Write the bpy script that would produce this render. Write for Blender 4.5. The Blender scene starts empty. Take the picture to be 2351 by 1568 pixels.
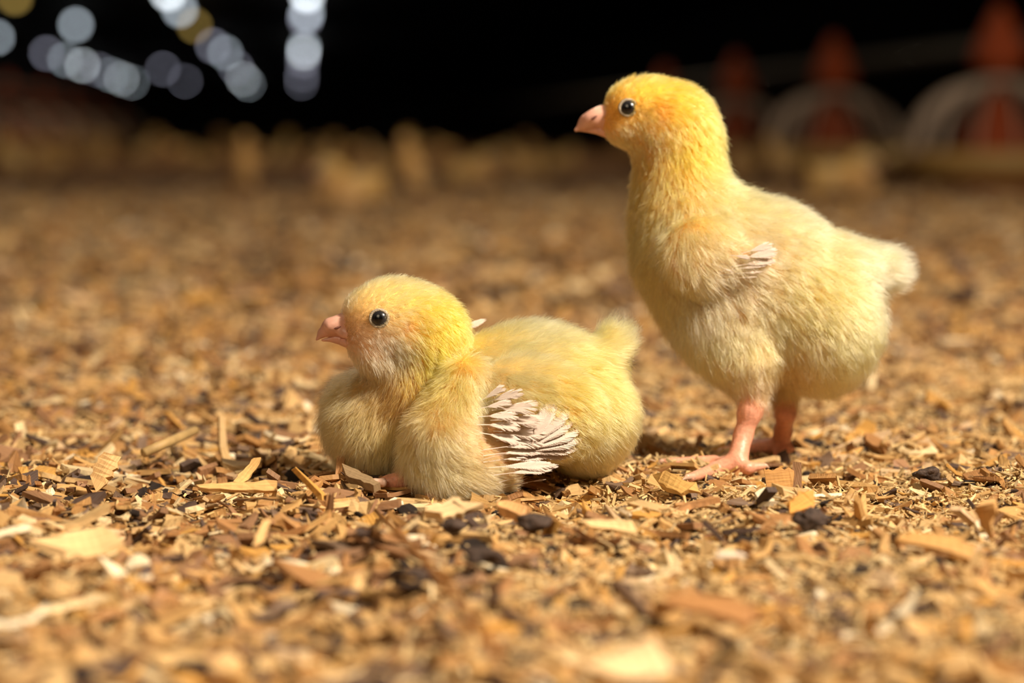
import bpy, math, random
import numpy as np
from mathutils import Vector, Matrix
from mathutils.kdtree import KDTree
from mathutils.bvhtree import BVHTree

rng = np.random.default_rng(11)
random.seed(11)
scene = bpy.context.scene
COL = scene.collection

# ------------------------------------------------------------------ camera
FPX = 70.0 / 36.0 * 2351.0            # focal length in pixels of the 2351 px frame
CX, CY = 1175.5, 784.0
H = 0.104                             # lens height above the litter
PITCH = math.atan((CY - 305.0) / FPX)
CAM = np.array([0.0, 0.0, H])
R_ = np.array([1.0, 0.0, 0.0])
F_ = np.array([0.0, math.cos(PITCH), -math.sin(PITCH)])
U_ = np.array([0.0, math.sin(PITCH), math.cos(PITCH)])
cd = bpy.data.cameras.new('camera')
cd.lens = 70.0
cd.sensor_width = 36.0
cd.sensor_fit = 'HORIZONTAL'
cd.clip_start = 0.01
cd.clip_end = 400.0
cd.dof.use_dof = True
cd.dof.focus_distance = 0.576
cd.dof.aperture_fstop = 6.6
cam = bpy.data.objects.new('camera', cd)
cam.location = CAM
cam.rotation_euler = (math.pi / 2 - PITCH, 0, 0)
COL.objects.link(cam)
scene.camera = cam

# ------------------------------------------------------------------ world, lights, exposure
w = bpy.data.worlds.new('world')
scene.world = w
w.use_nodes = True
w.node_tree.nodes['Background'].inputs[0].default_value = (0.010, 0.007, 0.004, 1)
w.node_tree.nodes['Background'].inputs[1].default_value = 1.0
scene.view_settings.view_transform = 'Standard'
scene.view_settings.look = 'None'
scene.view_settings.exposure = 0.0
scene.view_settings.gamma = 1.0
scene.view_settings.use_curve_mapping = False
scene.cycles.use_adaptive_sampling = False
scene.cycles.max_bounces = 8
scene.cycles.diffuse_bounces = 4
scene.cycles.transmission_bounces = 9
scene.cycles.glossy_bounces = 9
scene.cycles.sample_clamp_indirect = 4.0


def area_light(name, loc, target, size, power, color):
    ld = bpy.data.lights.new(name, 'AREA')
    ld.shape = 'DISK'
    ld.size = size
    ld.energy = power
    ld.color = color
    o = bpy.data.objects.new(name, ld)
    o.location = loc
    d = Vector(target) - Vector(loc)
    o.rotation_euler = d.to_track_quat('-Z', 'Y').to_euler()
    COL.objects.link(o)
    return o


SUBJ = (0.02, 0.60, 0.04)
area_light('key_lamp', (1.10, -0.15, 1.38), SUBJ, 0.20, 76.0, (1.0, 0.87, 0.71))
area_light('fill_lamp', (-0.75, -0.9, 1.1), SUBJ, 0.9, 9.5, (1.0, 0.79, 0.54))
area_light('overhead_lamp', (-0.1, 1.9, 3.0), (-0.1, 1.8, 0.0), 0.5, 14.0, (1.0, 0.84, 0.66))
area_light('overhead_lamp', (-0.6, 8.0, 3.0), (-0.6, 7.6, 0.0), 0.5, 54.0, (1.0, 0.80, 0.58))

# ------------------------------------------------------------------ helpers


def unproj(px, py, depth):
    px = np.asarray(px, float); py = np.asarray(py, float); depth = np.asarray(depth, float)
    d = (F_ + R_ * ((px - CX) / FPX)[..., None] + U_ * ((CY - py) / FPX)[..., None])
    return CAM + d * depth[..., None]


def proj(P):
    q = np.asarray(P) - CAM
    dep = q @ F_
    return CX + FPX * (q @ R_) / dep, CY - FPX * (q @ U_) / dep, dep


def ray_z(px, py, z=0.0):
    d = F_ + R_ * ((px - CX) / FPX) + U_ * ((CY - py) / FPX)
    t = (z - H) / d[2]
    return CAM + d * t


def srgb(r, g, b):
    c = np.array([r, g, b], float) / 255.0
    return np.where(c <= 0.04045, c / 12.92, ((c + 0.055) / 1.055) ** 2.4)


def link(o, parent=None):
    COL.objects.link(o)
    if parent is not None:
        o.parent = parent
    return o


def mesh_np(name, V, faces, mat, parent=None, smooth=True, attrs=None):
    """faces: int array (n,3|4) or list of lists"""
    me = bpy.data.meshes.new(name)
    V = np.asarray(V, np.float32)
    if isinstance(faces, np.ndarray):
        n, k = faces.shape
        me.vertices.add(len(V)); me.vertices.foreach_set('co', V.ravel())
        me.loops.add(n * k); me.loops.foreach_set('vertex_index', faces.astype(np.int32).ravel())
        me.polygons.add(n)
        me.polygons.foreach_set('loop_start', (np.arange(n) * k).astype(np.int32))
        me.polygons.foreach_set('use_smooth', np.full(n, smooth, bool))
        me.update(calc_edges=True)
    else:
        me.from_pydata(V.tolist(), [], faces)
        for p in me.polygons:
            p.use_smooth = smooth
        me.update()
    if attrs:
        for an, (typ, dat) in attrs.items():
            a = me.attributes.new(an, typ, 'POINT')
            if typ == 'FLOAT_COLOR':
                dat = np.concatenate([dat, np.ones((len(dat), 1))], 1)
                a.data.foreach_set('color', dat.astype(np.float32).ravel())
            elif typ == 'FLOAT_VECTOR':
                a.data.foreach_set('vector', dat.astype(np.float32).ravel())
            else:
                a.data.foreach_set('value', dat.astype(np.float32).ravel())
    if mat:
        me.materials.append(mat)
    o = bpy.data.objects.new(name, me)
    return link(o, parent)


def tag(o, label=None, cat=None, group=None, kind=None):
    if label: o['label'] = label
    if cat: o['category'] = cat
    if group: o['group'] = group
    if kind: o['kind'] = kind
    return o


class NT:
    """small node-tree builder"""
    def __init__(self, name):
        self.m = bpy.data.materials.new(name)
        self.m.use_nodes = True
        self.t = self.m.node_tree
        self.t.nodes.clear()
        self.out = self.t.nodes.new('ShaderNodeOutputMaterial')

    def n(self, typ, ins=None, **props):
        nd = self.t.nodes.new(typ)
        for k, v in props.items():
            setattr(nd, k, v)
        for k, v in (ins or {}).items():
            sock = nd.inputs[k]
            if isinstance(v, bpy.types.NodeSocket):
                self.t.links.new(v, sock)
            else:
                sock.default_value = v
        return nd

    def surf(self, sh):
        self.t.links.new(sh, self.out.inputs['Surface'])
        return self.m


def rgba(c):
    return (float(c[0]), float(c[1]), float(c[2]), 1.0)


def simple_mat(name, col, rough=0.5, noise=0.15, scale=60.0, bump=0.0, spec=0.4, sss=0.0, sss_col=None, coat=0.0):
    b = NT(name)
    tc = b.n('ShaderNodeTexCoord')
    nz = b.n('ShaderNodeTexNoise', {'Vector': tc.outputs['Object'], 'Scale': scale, 'Detail': 4.0})
    mp = b.n('ShaderNodeMapRange', {'Value': nz.outputs['Fac'], 1: 0.3, 2: 0.7, 3: 1.0 - noise, 4: 1.0 + noise})
    mul = b.n('ShaderNodeVectorMath', {0: tuple(map(float, col)), 1: (1, 1, 1)}, operation='MULTIPLY')
    b.t.links.new(mp.outputs[0], mul.inputs[1])
    p = b.n('ShaderNodeBsdfPrincipled', {'Base Color': mul.outputs[0], 'Roughness': rough, 'Specular IOR Level': spec})
    if sss > 0:
        p.inputs['Subsurface Weight'].default_value = sss
        p.inputs['Subsurface Radius'].default_value = (0.004, 0.0015, 0.001)
        p.inputs['Subsurface Scale'].default_value = 0.6
    if coat > 0:
        p.inputs['Coat Weight'].default_value = coat
        p.inputs['Coat Roughness'].default_value = 0.05
    if bump > 0:
        bp = b.n('ShaderNodeBump', {'Height': nz.outputs['Fac'], 'Strength': bump, 'Distance': 0.0006})
        b.t.links.new(bp.outputs[0], p.inputs['Normal'])
    return b.surf(p.outputs[0])


# ------------------------------------------------------------------ materials
def fur_material():
    b = NT('chick_down')
    at = b.n('ShaderNodeAttribute', attribute_name='down_color')
    p = b.n('ShaderNodeBsdfHairPrincipled', {'Color': at.outputs['Color'], 'Roughness': 0.45, 'Radial Roughness': 0.75}, parametrization='COLOR')
    return b.surf(p.outputs[0])


def skin_material():
    b = NT('chick_body')
    at = b.n('ShaderNodeAttribute', attribute_name='down_color')
    p = b.n('ShaderNodeBsdfPrincipled', {'Base Color': at.outputs['Color'], 'Roughness': 0.9, 'Specular IOR Level': 0.1})
    return b.surf(p.outputs[0])


def feather_material():
    b = NT('white_feather')
    at = b.n('ShaderNodeAttribute', attribute_name='vane')
    nz = b.n('ShaderNodeTexNoise', {'Vector': at.outputs['Vector'], 'Scale': 1.3, 'Detail': 2.0})
    mp = b.n('ShaderNodeMapRange', {'Value': nz.outputs[0], 1: 0.3, 2: 0.7, 3: 0.86, 4: 1.02})
    mul = b.n('ShaderNodeVectorMath', {0: tuple(srgb(240, 222, 206)), 1: (1, 1, 1)}, operation='MULTIPLY')
    b.t.links.new(mp.outputs[0], mul.inputs[1])
    df = b.n('ShaderNodeBsdfDiffuse', {'Color': mul.outputs[0]})
    tr = b.n('ShaderNodeBsdfTranslucent', {'Color': mul.outputs[0]})
    bp = b.n('ShaderNodeBump', {'Height': nz.outputs[0], 'Strength': 0.25, 'Distance': 0.0002})
    b.t.links.new(bp.outputs[0], df.inputs['Normal'])
    mx = b.n('ShaderNodeMixShader', {0: 0.2, 1: df.outputs[0], 2: tr.outputs[0]})
    return b.surf(mx.outputs[0])


def chip_material():
    b = NT('wood_shaving')
    at = b.n('ShaderNodeAttribute', attribute_name='chip_color')
    co = b.n('ShaderNodeAttribute', attribute_name='chip_co')
    mpv = b.n('ShaderNodeVectorMath', {0: co.outputs['Vector'], 1: (160.0, 1900.0, 1.0)}, operation='MULTIPLY')
    nz = b.n('ShaderNodeTexNoise', {'Vector': mpv.outputs[0], 'Scale': 1.0, 'Detail': 3.0, 'Roughness': 0.6})
    mp = b.n('ShaderNodeMapRange', {'Value': nz.outputs['Fac'], 1: 0.3, 2: 0.7, 3: 0.74, 4: 1.14})
    mul = b.n('ShaderNodeVectorMath', {0: at.outputs['Color'], 1: (1, 1, 1)}, operation='MULTIPLY')
    b.t.links.new(mp.outputs[0], mul.inputs[1])
    # stains
    mp2 = b.n('ShaderNodeVectorMath', {0: co.outputs['Vector'], 1: (170.0, 220.0, 3.0)}, operation='MULTIPLY')
    nz2 = b.n('ShaderNodeTexNoise', {'Vector': mp2.outputs[0], 'Scale': 1.0, 'Detail': 4.0, 'Roughness': 0.7})
    st = b.n('ShaderNodeMapRange', {'Value': nz2.outputs['Fac'], 1: 0.64, 2: 0.76, 3: 0.0, 4: 0.6})
    mx = b.n('ShaderNodeMix', {0: st.outputs[0], 6: mul.outputs[0], 7: rgba(srgb(104, 74, 48))}, data_type='RGBA')
    p = b.n('ShaderNodeBsdfPrincipled', {'Base Color': mx.outputs[2], 'Roughness': 0.62, 'Specular IOR Level': 0.3})
    bp = b.n('ShaderNodeBump', {'Height': nz.outputs['Fac'], 'Strength': 0.6, 'Distance': 0.0004})
    b.t.links.new(bp.outputs[0], p.inputs['Normal'])
    return b.surf(p.outputs[0])


def floor_material():
    b = NT('litter_bed')
    g = b.n('ShaderNodeNewGeometry')
    n1 = b.n('ShaderNodeTexNoise', {'Vector': g.outputs['Position'], 'Scale': 55.0, 'Detail': 8.0, 'Roughness': 0.7})
    cr = b.n('ShaderNodeValToRGB', {0: n1.outputs['Fac']})
    e = cr.color_ramp.elements
    e[0].position = 0.30; e[0].color = rgba(srgb(48, 32, 20))
    e[1].position = 0.70; e[1].color = rgba(srgb(160, 124, 82))
    k = e.new(0.5); k.color = rgba(srgb(112, 80, 50))
    p = b.n('ShaderNodeBsdfPrincipled', {'Base Color': cr.outputs[0], 'Roughness': 0.9, 'Specular IOR Level': 0.1})
    bp = b.n('ShaderNodeBump', {'Height': n1.outputs['Fac'], 'Strength': 0.8, 'Distance': 0.004})
    b.t.links.new(bp.outputs[0], p.inputs['Normal'])
    return b.surf(p.outputs[0])


def lamp_material(name, col, strength):
    b = NT(name)
    e = b.n('ShaderNodeEmission', {'Color': rgba(col), 'Strength': strength})
    return b.surf(e.outputs[0])


M_FUR = fur_material()
M_SKIN = skin_material()
M_FEATHER = feather_material()
M_CHIP = chip_material()
M_FLOOR = floor_material()
M_LEG = simple_mat('pink_leg_skin', srgb(222, 156, 126), rough=0.38, noise=0.14, scale=900, bump=0.4, sss=0.1)
M_BEAK = simple_mat('pink_beak', srgb(222, 168, 146), rough=0.32, noise=0.10, scale=500, bump=0.12, sss=0.08)
M_CLAW = simple_mat('claw_horn', srgb(205, 165, 140), rough=0.3, noise=0.1, scale=300)
M_NOSTRIL = simple_mat('nostril_slit', srgb(120, 74, 60), rough=0.7)
M_LID = simple_mat('eyelid_skin', srgb(182, 166, 142), rough=0.6, noise=0.3, scale=2200, bump=0.8)
M_DUNG = simple_mat('dark_dropping', srgb(70, 54, 44), rough=0.8, noise=0.55, scale=700, bump=1.0)
M_PALE = simple_mat('pale_pellet', srgb(232, 214, 190), rough=0.6, noise=0.1, scale=500)
M_RED = simple_mat('red_orange_plastic', srgb(138, 54, 6), rough=0.8, noise=0.06, scale=30)
M_WHITE = simple_mat('white_plastic', srgb(160, 140, 120), rough=0.7, noise=0.05, scale=30)
M_TAN = simple_mat('dusty_tan_plastic', srgb(160, 124, 66), rough=0.6, noise=0.12, scale=40)
M_STEEL = simple_mat('dull_steel', srgb(70, 66, 58), rough=0.6, noise=0.1, scale=20)
M_DARKWALL = simple_mat('dark_wall_panel', srgb(84, 72, 58), rough=0.8, noise=0.1, scale=2)
M_STRAW = simple_mat('brown_stem', srgb(150, 98, 45), rough=0.55, noise=0.2, scale=200, bump=0.2)


def eye_material():
    b = NT('chick_eye')
    at = b.n('ShaderNodeAttribute', attribute_name='eye_color')
    p = b.n('ShaderNodeBsdfPrincipled', {'Base Color': at.outputs['Color'], 'Roughness': 0.25,
                                         'Coat Weight': 0.35, 'Coat Roughness': 0.08})
    return b.surf(p.outputs[0])


M_EYE = eye_material()

# ------------------------------------------------------------------ the house (axis turned 6 degrees left of the lens)
YAW = math.atan((688.0 - CX) / FPX)
HX = np.array([math.cos(YAW), -math.sin(YAW), 0.0])
HY = np.array([math.sin(YAW), math.cos(YAW), 0.0])


def house(lat, dist, z=0.0):
    return HX * lat + HY * dist + np.array([0, 0, z])


def ground_h(x, y):
    """gently uneven litter"""
    x = np.asarray(x); y = np.asarray(y)
    return (0.0014 * np.sin(61 * x + 17 * y + 1.0) + 0.0012 * np.sin(-39 * x + 73 * y + 2.3)
            + 0.0009 * np.sin(131 * x - 52 * y) + 0.0008 * np.sin(97 * x + 149 * y + 0.7)) - 0.0045


def build_floor():
    ys = np.concatenate([np.linspace(-1.5, 0.25, 8), np.arange(0.28, 1.4, 0.006), np.geomspace(1.42, 130, 60)])
    xs = np.concatenate([-np.geomspace(16, 0.5, 22), np.arange(-0.48, 0.481, 0.006), np.geomspace(0.5, 16, 22)])
    X, Y = np.meshgrid(xs, ys)
    Z = np.where((Y > 0.28) & (Y < 1.4) & (abs(X) < 0.48), ground_h(X, Y), -0.0045)
    P = X[..., None] * np.array([1, 0, 0]) + Y[..., None] * np.array([0, 1, 0])
    far = np.clip((Y - 1.4) / 8.0, 0, 1)[..., None]
    P = P * (1 - far) + (X[..., None] * HX + Y[..., None] * HY) * far
    P[..., 2] = Z
    n, m = X.shape
    i = np.arange(n * m).reshape(n, m)
    f = np.stack([i[:-1, :-1], i[:-1, 1:], i[1:, 1:], i[1:, :-1]], -1).reshape(-1, 4)
    return tag(mesh_np('floor', P.reshape(-1, 3), f, M_FLOOR), kind='structure')


FLOOR = build_floor()


def quad(name, pts, mat):
    return tag(mesh_np(name, np.array(pts), np.array([[0, 1, 2, 3]]), mat, smooth=False), kind='structure')


def slab(name, a0, a1, d0, d1, z0, z1, mat):
    V = [house(a, d, z) for a in (a0, a1) for d in (d0, d1) for z in (z0, z1)]
    f = np.array([[0, 1, 3, 2], [4, 6, 7, 5], [0, 4, 5, 1], [2, 3, 7, 6], [0, 2, 6, 4], [1, 5, 7, 3]])
    return tag(mesh_np(name, np.array(V), f, mat, smooth=False), kind='structure')


slab('ceiling', -12.2, 12.2, -6, 130.2, 3.45, 3.6, M_DARKWALL)
slab('wall_left', -12.2, -12.0, -6, 130.2, -0.01, 3.45, M_DARKWALL)
slab('wall_right', 12.0, 12.2, -6, 130.2, -0.01, 3.45, M_DARKWALL)
slab('wall_back', -12.0, 12.0, 130.0, 130.2, -0.01, 3.45, M_DARKWALL)


def lathe(profile, seg=28):
    """profile: list of (r, z) from bottom to top -> V, faces (open or touching the axis)"""
    V, F = [], []
    for r, z in profile:
        for k in range(seg):
            a = 2 * math.pi * k / seg
            V.append((r * math.cos(a), r * math.sin(a), z))
    for j in range(len(profile) - 1):
        for k in range(seg):
            k2 = (k + 1) % seg
            F.append((j * seg + k, j * seg + k2, (j + 1) * seg + k2, (j + 1) * seg + k))
    return np.array(V), np.array(F)


def tube(pts, rad, seg=8, cap=True):
    pts = np.asarray(pts, float)
    n = len(pts)
    rad = np.broadcast_to(np.asarray(rad, float), (n,))
    V, F = [], []
    up = np.array([0, 0, 1.0])
    for i in range(n):
        t = pts[min(i + 1, n - 1)] - pts[max(i - 1, 0)]
        t /= np.linalg.norm(t) + 1e-12
        a = np.cross(t, up if abs(t[2]) < 0.95 else np.array([1.0, 0, 0]))
        a /= np.linalg.norm(a)
        b = np.cross(t, a)
        for k in range(seg):
            q = 2 * math.pi * k / seg
            V.append(pts[i] + rad[i] * (math.cos(q) * a + math.sin(q) * b))
    for i in range(n - 1):
        for k in range(seg):
            k2 = (k + 1) % seg
            F.append([i * seg + k, (i + 1) * seg + k, (i + 1) * seg + k2, i * seg + k2])
    F = [list(f) for f in F]
    if cap:
        F.append(list(range(seg))); F.append(list(range((n - 1) * seg, n * seg))[::-1])
    return np.array(V), F


def empty(name, loc, rz=0.0):
    o = bpy.data.objects.new(name, None)
    o.location = loc
    o.rotation_euler = (0, 0, rz)
    o.empty_display_size = 0.02
    return link(o)


def copy_tree(o, parent=None):
    c = o.copy()
    COL.objects.link(c)
    if parent is not None:
        c.parent = parent
    for ch in [x for x in bpy.data.objects if x.parent == o]:
        copy_tree(ch, c)
    return c


# ---- lamps hanging in rows under the ceiling
M_LAMPS = [lamp_material('cool_white_lamp', (0.80, 0.91, 1.0), 5.6), lamp_material('warm_yellow_lamp', (1.0, 0.66, 0.16), 2.4),
           lamp_material('bright_white_lamp', (0.88, 0.95, 1.0), 10.0), lamp_material('dusty_lilac_lamp', (0.80, 0.80, 1.0), 3.4)]
LAMP_R = 0.10
LAMPS = [  # pixel of the lamp, row name, kind of globe
    (705, -12, 'D', 2), (704, 31, 'D', 0), (700, 43, 'D', 3), (698, 108, 'D', 0), (697, 121, 'D', 2), (695, 140, 'D', 3), (693, 172, 'D', 3), (692, 190, 'D', 3),
    (386, -16, 'C', 2), (413, 22, 'C', 0), (447, 59, 'C', 1), (489, 105, 'C', 3), (517, 121, 'C', 0), (542, 155, 'C', 3), (558, 181, 'C', 2), (570, 193, 'C', 0),
    (34, -6, 'B', 1), (174, 57, 'B', 0), (374, 158, 'B', 3), (425, 186, 'B', 3),
    (-7, 86, 'A', 0), (107, 122, 'A', 3), (150, 137, 'A', 0), (189, 150, 'A', 2), (227, 160, 'A', 3), (255, 172, 'A', 0), (279, 181, 'A', 2), (303, 189, 'A', 0)]
ROWTXT = {'D': 'of the upright row', 'C': 'of the steep slanting row', 'B': 'of the sparse row', 'A': 'of the low row at upper left'}
ORD = ['first', 'second', 'third', 'fourth', 'fifth', 'sixth', 'seventh', 'eighth', 'ninth', 'tenth']


def uv_sphere(r, nu=16, nv=10):
    prof = [(max(r * math.sin(math.pi * j / nv), 1e-4 * r), -r * math.cos(math.pi * j / nv)) for j in range(nv + 1)]
    return lathe(prof, nu)


_v, _f = uv_sphere(LAMP_R, 16, 10)
_cnt = {}
lamp_first = {}
for (px, py, row, warm) in LAMPS:
    P = ray_z(px, py, 3.0)
    _cnt[row] = _cnt.get(row, 0) + 1
    if warm not in lamp_first:
        t = empty('house_lamp', P)
        mesh_np('lamp_globe', _v, _f, M_LAMPS[warm], t)
        cv, cf = lathe([(0.002, 0.12), (0.05, 0.12), (0.055, 0.20), (0.03, 0.24), (0.002, 0.245)], 12)
        mesh_np('lamp_cap', cv, cf, M_STEEL, t)
        tv, tf = tube([(0, 0, 0.24), (0, 0, 0.46)], 0.008, 6)
        mesh_np('cable', tv, tf, M_STEEL, t)
        lamp_first[warm] = t
    else:
        t = copy_tree(lamp_first[warm])
        t.location = P
    tag(t, '%s lamp, the %s %s' % (('blurred white', 'warm yellow', 'bright white', 'dim lilac white')[warm], ORD[_cnt[row] - 1] + ' from the top', ROWTXT[row]), 'lamp', 'lamps hanging in rows under the ceiling')


# ---- pan feeders under their feed lines
def make_feeder():
    t = empty('pan_feeder', (0, 0, 0))
    v, f = lathe([(0.001, 0.0), (0.115, 0.0), (0.135, 0.008), (0.15, 0.026), (0.146, 0.028), (0.12, 0.014), (0.001, 0.012)])
    mesh_np('pan_base', v, f, M_RED, t)
    v, f = lathe([(0.149, 0.022), (0.168, 0.030), (0.172, 0.070), (0.166, 0.074), (0.160, 0.066), (0.156, 0.034), (0.146, 0.026)])
    mesh_np('pan_rim', v, f, M_TAN, t)
    v, f = lathe([(0.086, 0.045), (0.080, 0.075), (0.056, 0.125), (0.030, 0.165), (0.026, 0.205), (0.001, 0.206)])
    mesh_np('feed_cone', v, f, M_RED, t)
    v, f = lathe([(0.020, 0.20), (0.022, 0.214), (0.048, 0.224), (0.052, 0.236), (0.046, 0.256), (0.028, 0.295), (0.010, 0.33), (0.001, 0.334)])
    mesh_np('drop_cap', v, f, M_RED, t)
    rib = None
    for k in range(14):
        a = 2 * math.pi * k / 14
        if rib is None:
            V_, F_l = [], []
            for q in np.linspace(0, math.pi / 2, 10):      # a flat fin standing on edge
                for ro, zo in ((0.138, 0.132), (0.116, 0.112)):
                    for th in (-0.0016, 0.0016):
                        V_.append((0.028 + ro * math.cos(q), th, 0.066 + zo * math.sin(q)))
            for i in range(9):
                b0 = 4 * i
                for p_, q_ in ((0, 1), (1, 3), (3, 2), (2, 0)):
                    F_l.append([b0 + p_, b0 + q_, b0 + 4 + q_, b0 + 4 + p_])
            F_l += [[0, 2, 3, 1], [36, 37, 39, 38]]
            v, f = np.array(V_), F_l
            rib = mesh_np('grill_rib', v, f, M_WHITE, t)
        else:
            r2 = rib.copy(); COL.objects.link(r2); r2.parent = t
            r2.rotation_euler = (0, 0, a)
    v, f = lathe([(0.027, 0.190), (0.048, 0.192), (0.050, 0.200), (0.027, 0.204)])
    mesh_np('grill_collar', v, f, M_WHITE, t)
    return t


feeder = make_feeder()
LINE_R, LINE_L = 1.265, -1.17
fd = [(LINE_R, 3.53, 'nearest red-capped pan feeder at the right edge with white ribs'),
      (LINE_R, 4.66, 'second pan feeder of the right line, behind the standing chick'),
      (LINE_R, 5.72, 'third pan feeder of the right line, partly behind the standing chick head'),
      (LINE_R, 6.85, 'fourth and dimmest pan feeder of the right line, behind the standing chick head'),
      (LINE_L, 7.30, 'nearest orange pan feeder cut by the left edge'),
      (LINE_L, 8.30, 'second orange pan feeder of the left line'),
      (LINE_L, 9.35, 'third orange pan feeder of the left line'),
      (LINE_L, 10.5, 'fourth orange pan feeder of the left line'),
      (LINE_L, 11.8, 'fifth orange pan feeder of the left line'),
      (LINE_L, 13.4, 'sixth and farthest orange pan feeder of the left line')]
for k, (lat, d, lb) in enumerate(fd):
    t = feeder if k == 0 else copy_tree(feeder)
    t.location = house(lat, d)
    t.rotation_euler = (0, 0, 0.22 + 0.4 * k)
    tag(t, lb, 'feeder', 'pan feeders along the feed lines')
for lat, nm in ((LINE_R, 'right'), (LINE_L, 'left')):
    pts = [house(lat + 0.067, d, 0.270) for d in (1.2, 40.0)]
    v, f = tube(pts, 0.016, 10)
    o = mesh_np('feed_pipe', v, f, M_STEEL)
    tag(o, 'long grey feed pipe running through the %s line of pan feeders' % nm, 'pipe', 'feed pipes')

# ------------------------------------------------------------------ implicit bodies


def smin(a, b, k):
    h = np.maximum(k - np.abs(a - b), 0.0) / k
    return np.minimum(a, b) - h * h * k * 0.25


class Shape:
    """signed distance built of ellipsoids and round cones given in a chick's own frame:
    u to the right, v down, w away from the lens, in units of 1/S m around the point (u0, v0)"""
    def __init__(self, depth):
        self.d0 = depth
        self.S = FPX / depth
        self.prims = []

    def P(self, u, v, w=0.0):
        return unproj(u, v, self.d0 + w / self.S)

    def ell(self, u, v, w, ru, rv, rw, rot=0.0, k=30, yaw=0.0):
        a = math.radians(rot)
        e1 = R_ * math.cos(a) + U_ * math.sin(a)
        e2 = -R_ * math.sin(a) + U_ * math.cos(a)
        y = math.radians(yaw)
        e1, e3 = e1 * math.cos(y) + F_ * math.sin(y), -e1 * math.sin(y) + F_ * math.cos(y)
        self.prims.append(('e', self.P(u, v, w), np.stack([e1, e2, e3]), np.array([ru, rv, rw]) / self.S, k / self.S))

    def cone(self, a, b, r1, r2, k=20, flat=1.0):
        self.prims.append(('c', self.P(*a), self.P(*b), r1 / self.S, r2 / self.S, k / self.S, flat))

    def sdf(self, X):
        d = None
        for p in self.prims:
            if p[0] == 'e':
                q = (X - p[1]) @ p[2].T
                k0 = np.linalg.norm(q / p[3], axis=-1)
                k1 = np.linalg.norm(q / p[3] ** 2, axis=-1)
                dd = k0 * (k0 - 1.0) / np.maximum(k1, 1e-9)
                k = p[4]
            else:
                A, B, r1, r2, k, flat = p[1:]
                Q = X - A
                ba = B - A
                if flat != 1.0:      # squeeze along the lens direction
                    wq = Q @ F_
                    Q = Q + F_ * (wq * (1 / flat - 1.0))[..., None]
                t = np.clip((Q @ ba) / (ba @ ba), 0, 1)
                dd = np.linalg.norm(Q - t[..., None] * ba, axis=-1) - (r1 + (r2 - r1) * t)
            d = dd if d is None else smin(d, dd, k)
        return d

    def bounds(self):
        lo = np.full(3, 1e9); hi = -lo
        for p in self.prims:
            if p[0] == 'e':
                r = p[3].max(); c = [p[1]]
            else:
                r = max(p[3], p[4]); c = [p[1], p[2]]
            for q in c:
                lo = np.minimum(lo, q - r); hi = np.maximum(hi, q + r)
        return lo, hi

    def mesh(self, vox):
        lo, hi = self.bounds()
        lo = lo - 3 * vox
        n = np.ceil((hi + 3 * vox - lo) / vox).astype(int) + 1
        gx, gy, gz = [lo[i] + vox * np.arange(n[i]) for i in range(3)]
        D = np.empty(n)
        for i in range(n[0]):
            Yg, Zg = np.meshgrid(gy, gz, indexing='ij')
            X = np.stack([np.full_like(Yg, gx[i]), Yg, Zg], -1)
            D[i] = self.sdf(X)
        return surface_nets(D, lo, vox)


def surface_nets(D, lo, vox):
    nx, ny, nz = D.shape
    inside = D < 0
    acc = np.zeros((nx - 1, ny - 1, nz - 1, 3)); cnt = np.zeros((nx - 1, ny - 1, nz - 1))
    corner = lambda A, c: A[c[0]:nx - 1 + c[0], c[1]:ny - 1 + c[1], c[2]:nz - 1 + c[2]]
    cs = [(i, j, k) for i in (0, 1) for j in (0, 1) for k in (0, 1)]
    for c in cs:
        for ax in range(3):
            if c[ax] == 0:
                c2 = list(c); c2[ax] = 1; c2 = tuple(c2)
                d1, d2 = corner(D, c), corner(D, c2)
                m = (d1 < 0) != (d2 < 0)
                t = np.where(m, d1 / np.where(m, d1 - d2, 1), 0)
                for a in range(3):
                    acc[..., a] += np.where(m, c[a] + (t if a == ax else 0), 0)
                cnt += m
    act = cnt > 0
    idx = np.full(act.shape, -1)
    idx[act] = np.arange(act.sum())
    ii = np.argwhere(act)
    V = lo + vox * (ii + acc[act] / cnt[act][:, None])
    F = []
    for ax in range(3):
        a1, a2 = (ax + 1) % 3, (ax + 2) % 3
        sl = [slice(None)] * 3; sl2 = [slice(None)] * 3
        sl[ax] = slice(0, -1); sl2[ax] = slice(1, None)
        s1, s2 = inside[tuple(sl)], inside[tuple(sl2)]
        for flip, m in ((False, s1 & ~s2), (True, ~s1 & s2)):
            e = np.argwhere(m)
            e = e[(e[:, a1] > 0) & (e[:, a2] > 0) & (e[:, a1] < D.shape[a1] - 1) & (e[:, a2] < D.shape[a2] - 1)]
            q = []
            for o1, o2 in ((-1, -1), (0, -1), (0, 0), (-1, 0)):
                g = e.copy(); g[:, a1] += o1; g[:, a2] += o2
                q.append(idx[g[:, 0], g[:, 1], g[:, 2]])
            q = np.stack(q, 1)
            if flip: q = q[:, ::-1]
            F.append(q)
    F = np.concatenate(F)
    F = F[(F >= 0).all(1)]
    return V, F


def vert_normals(V, F):
    N = np.zeros_like(V)
    fn = np.cross(V[F[:, 2]] - V[F[:, 0]], V[F[:, 3]] - V[F[:, 1]])
    for k in range(4):
        np.add.at(N, F[:, k], fn)
    return N / np.maximum(np.linalg.norm(N, axis=1, keepdims=True), 1e-12)


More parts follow.
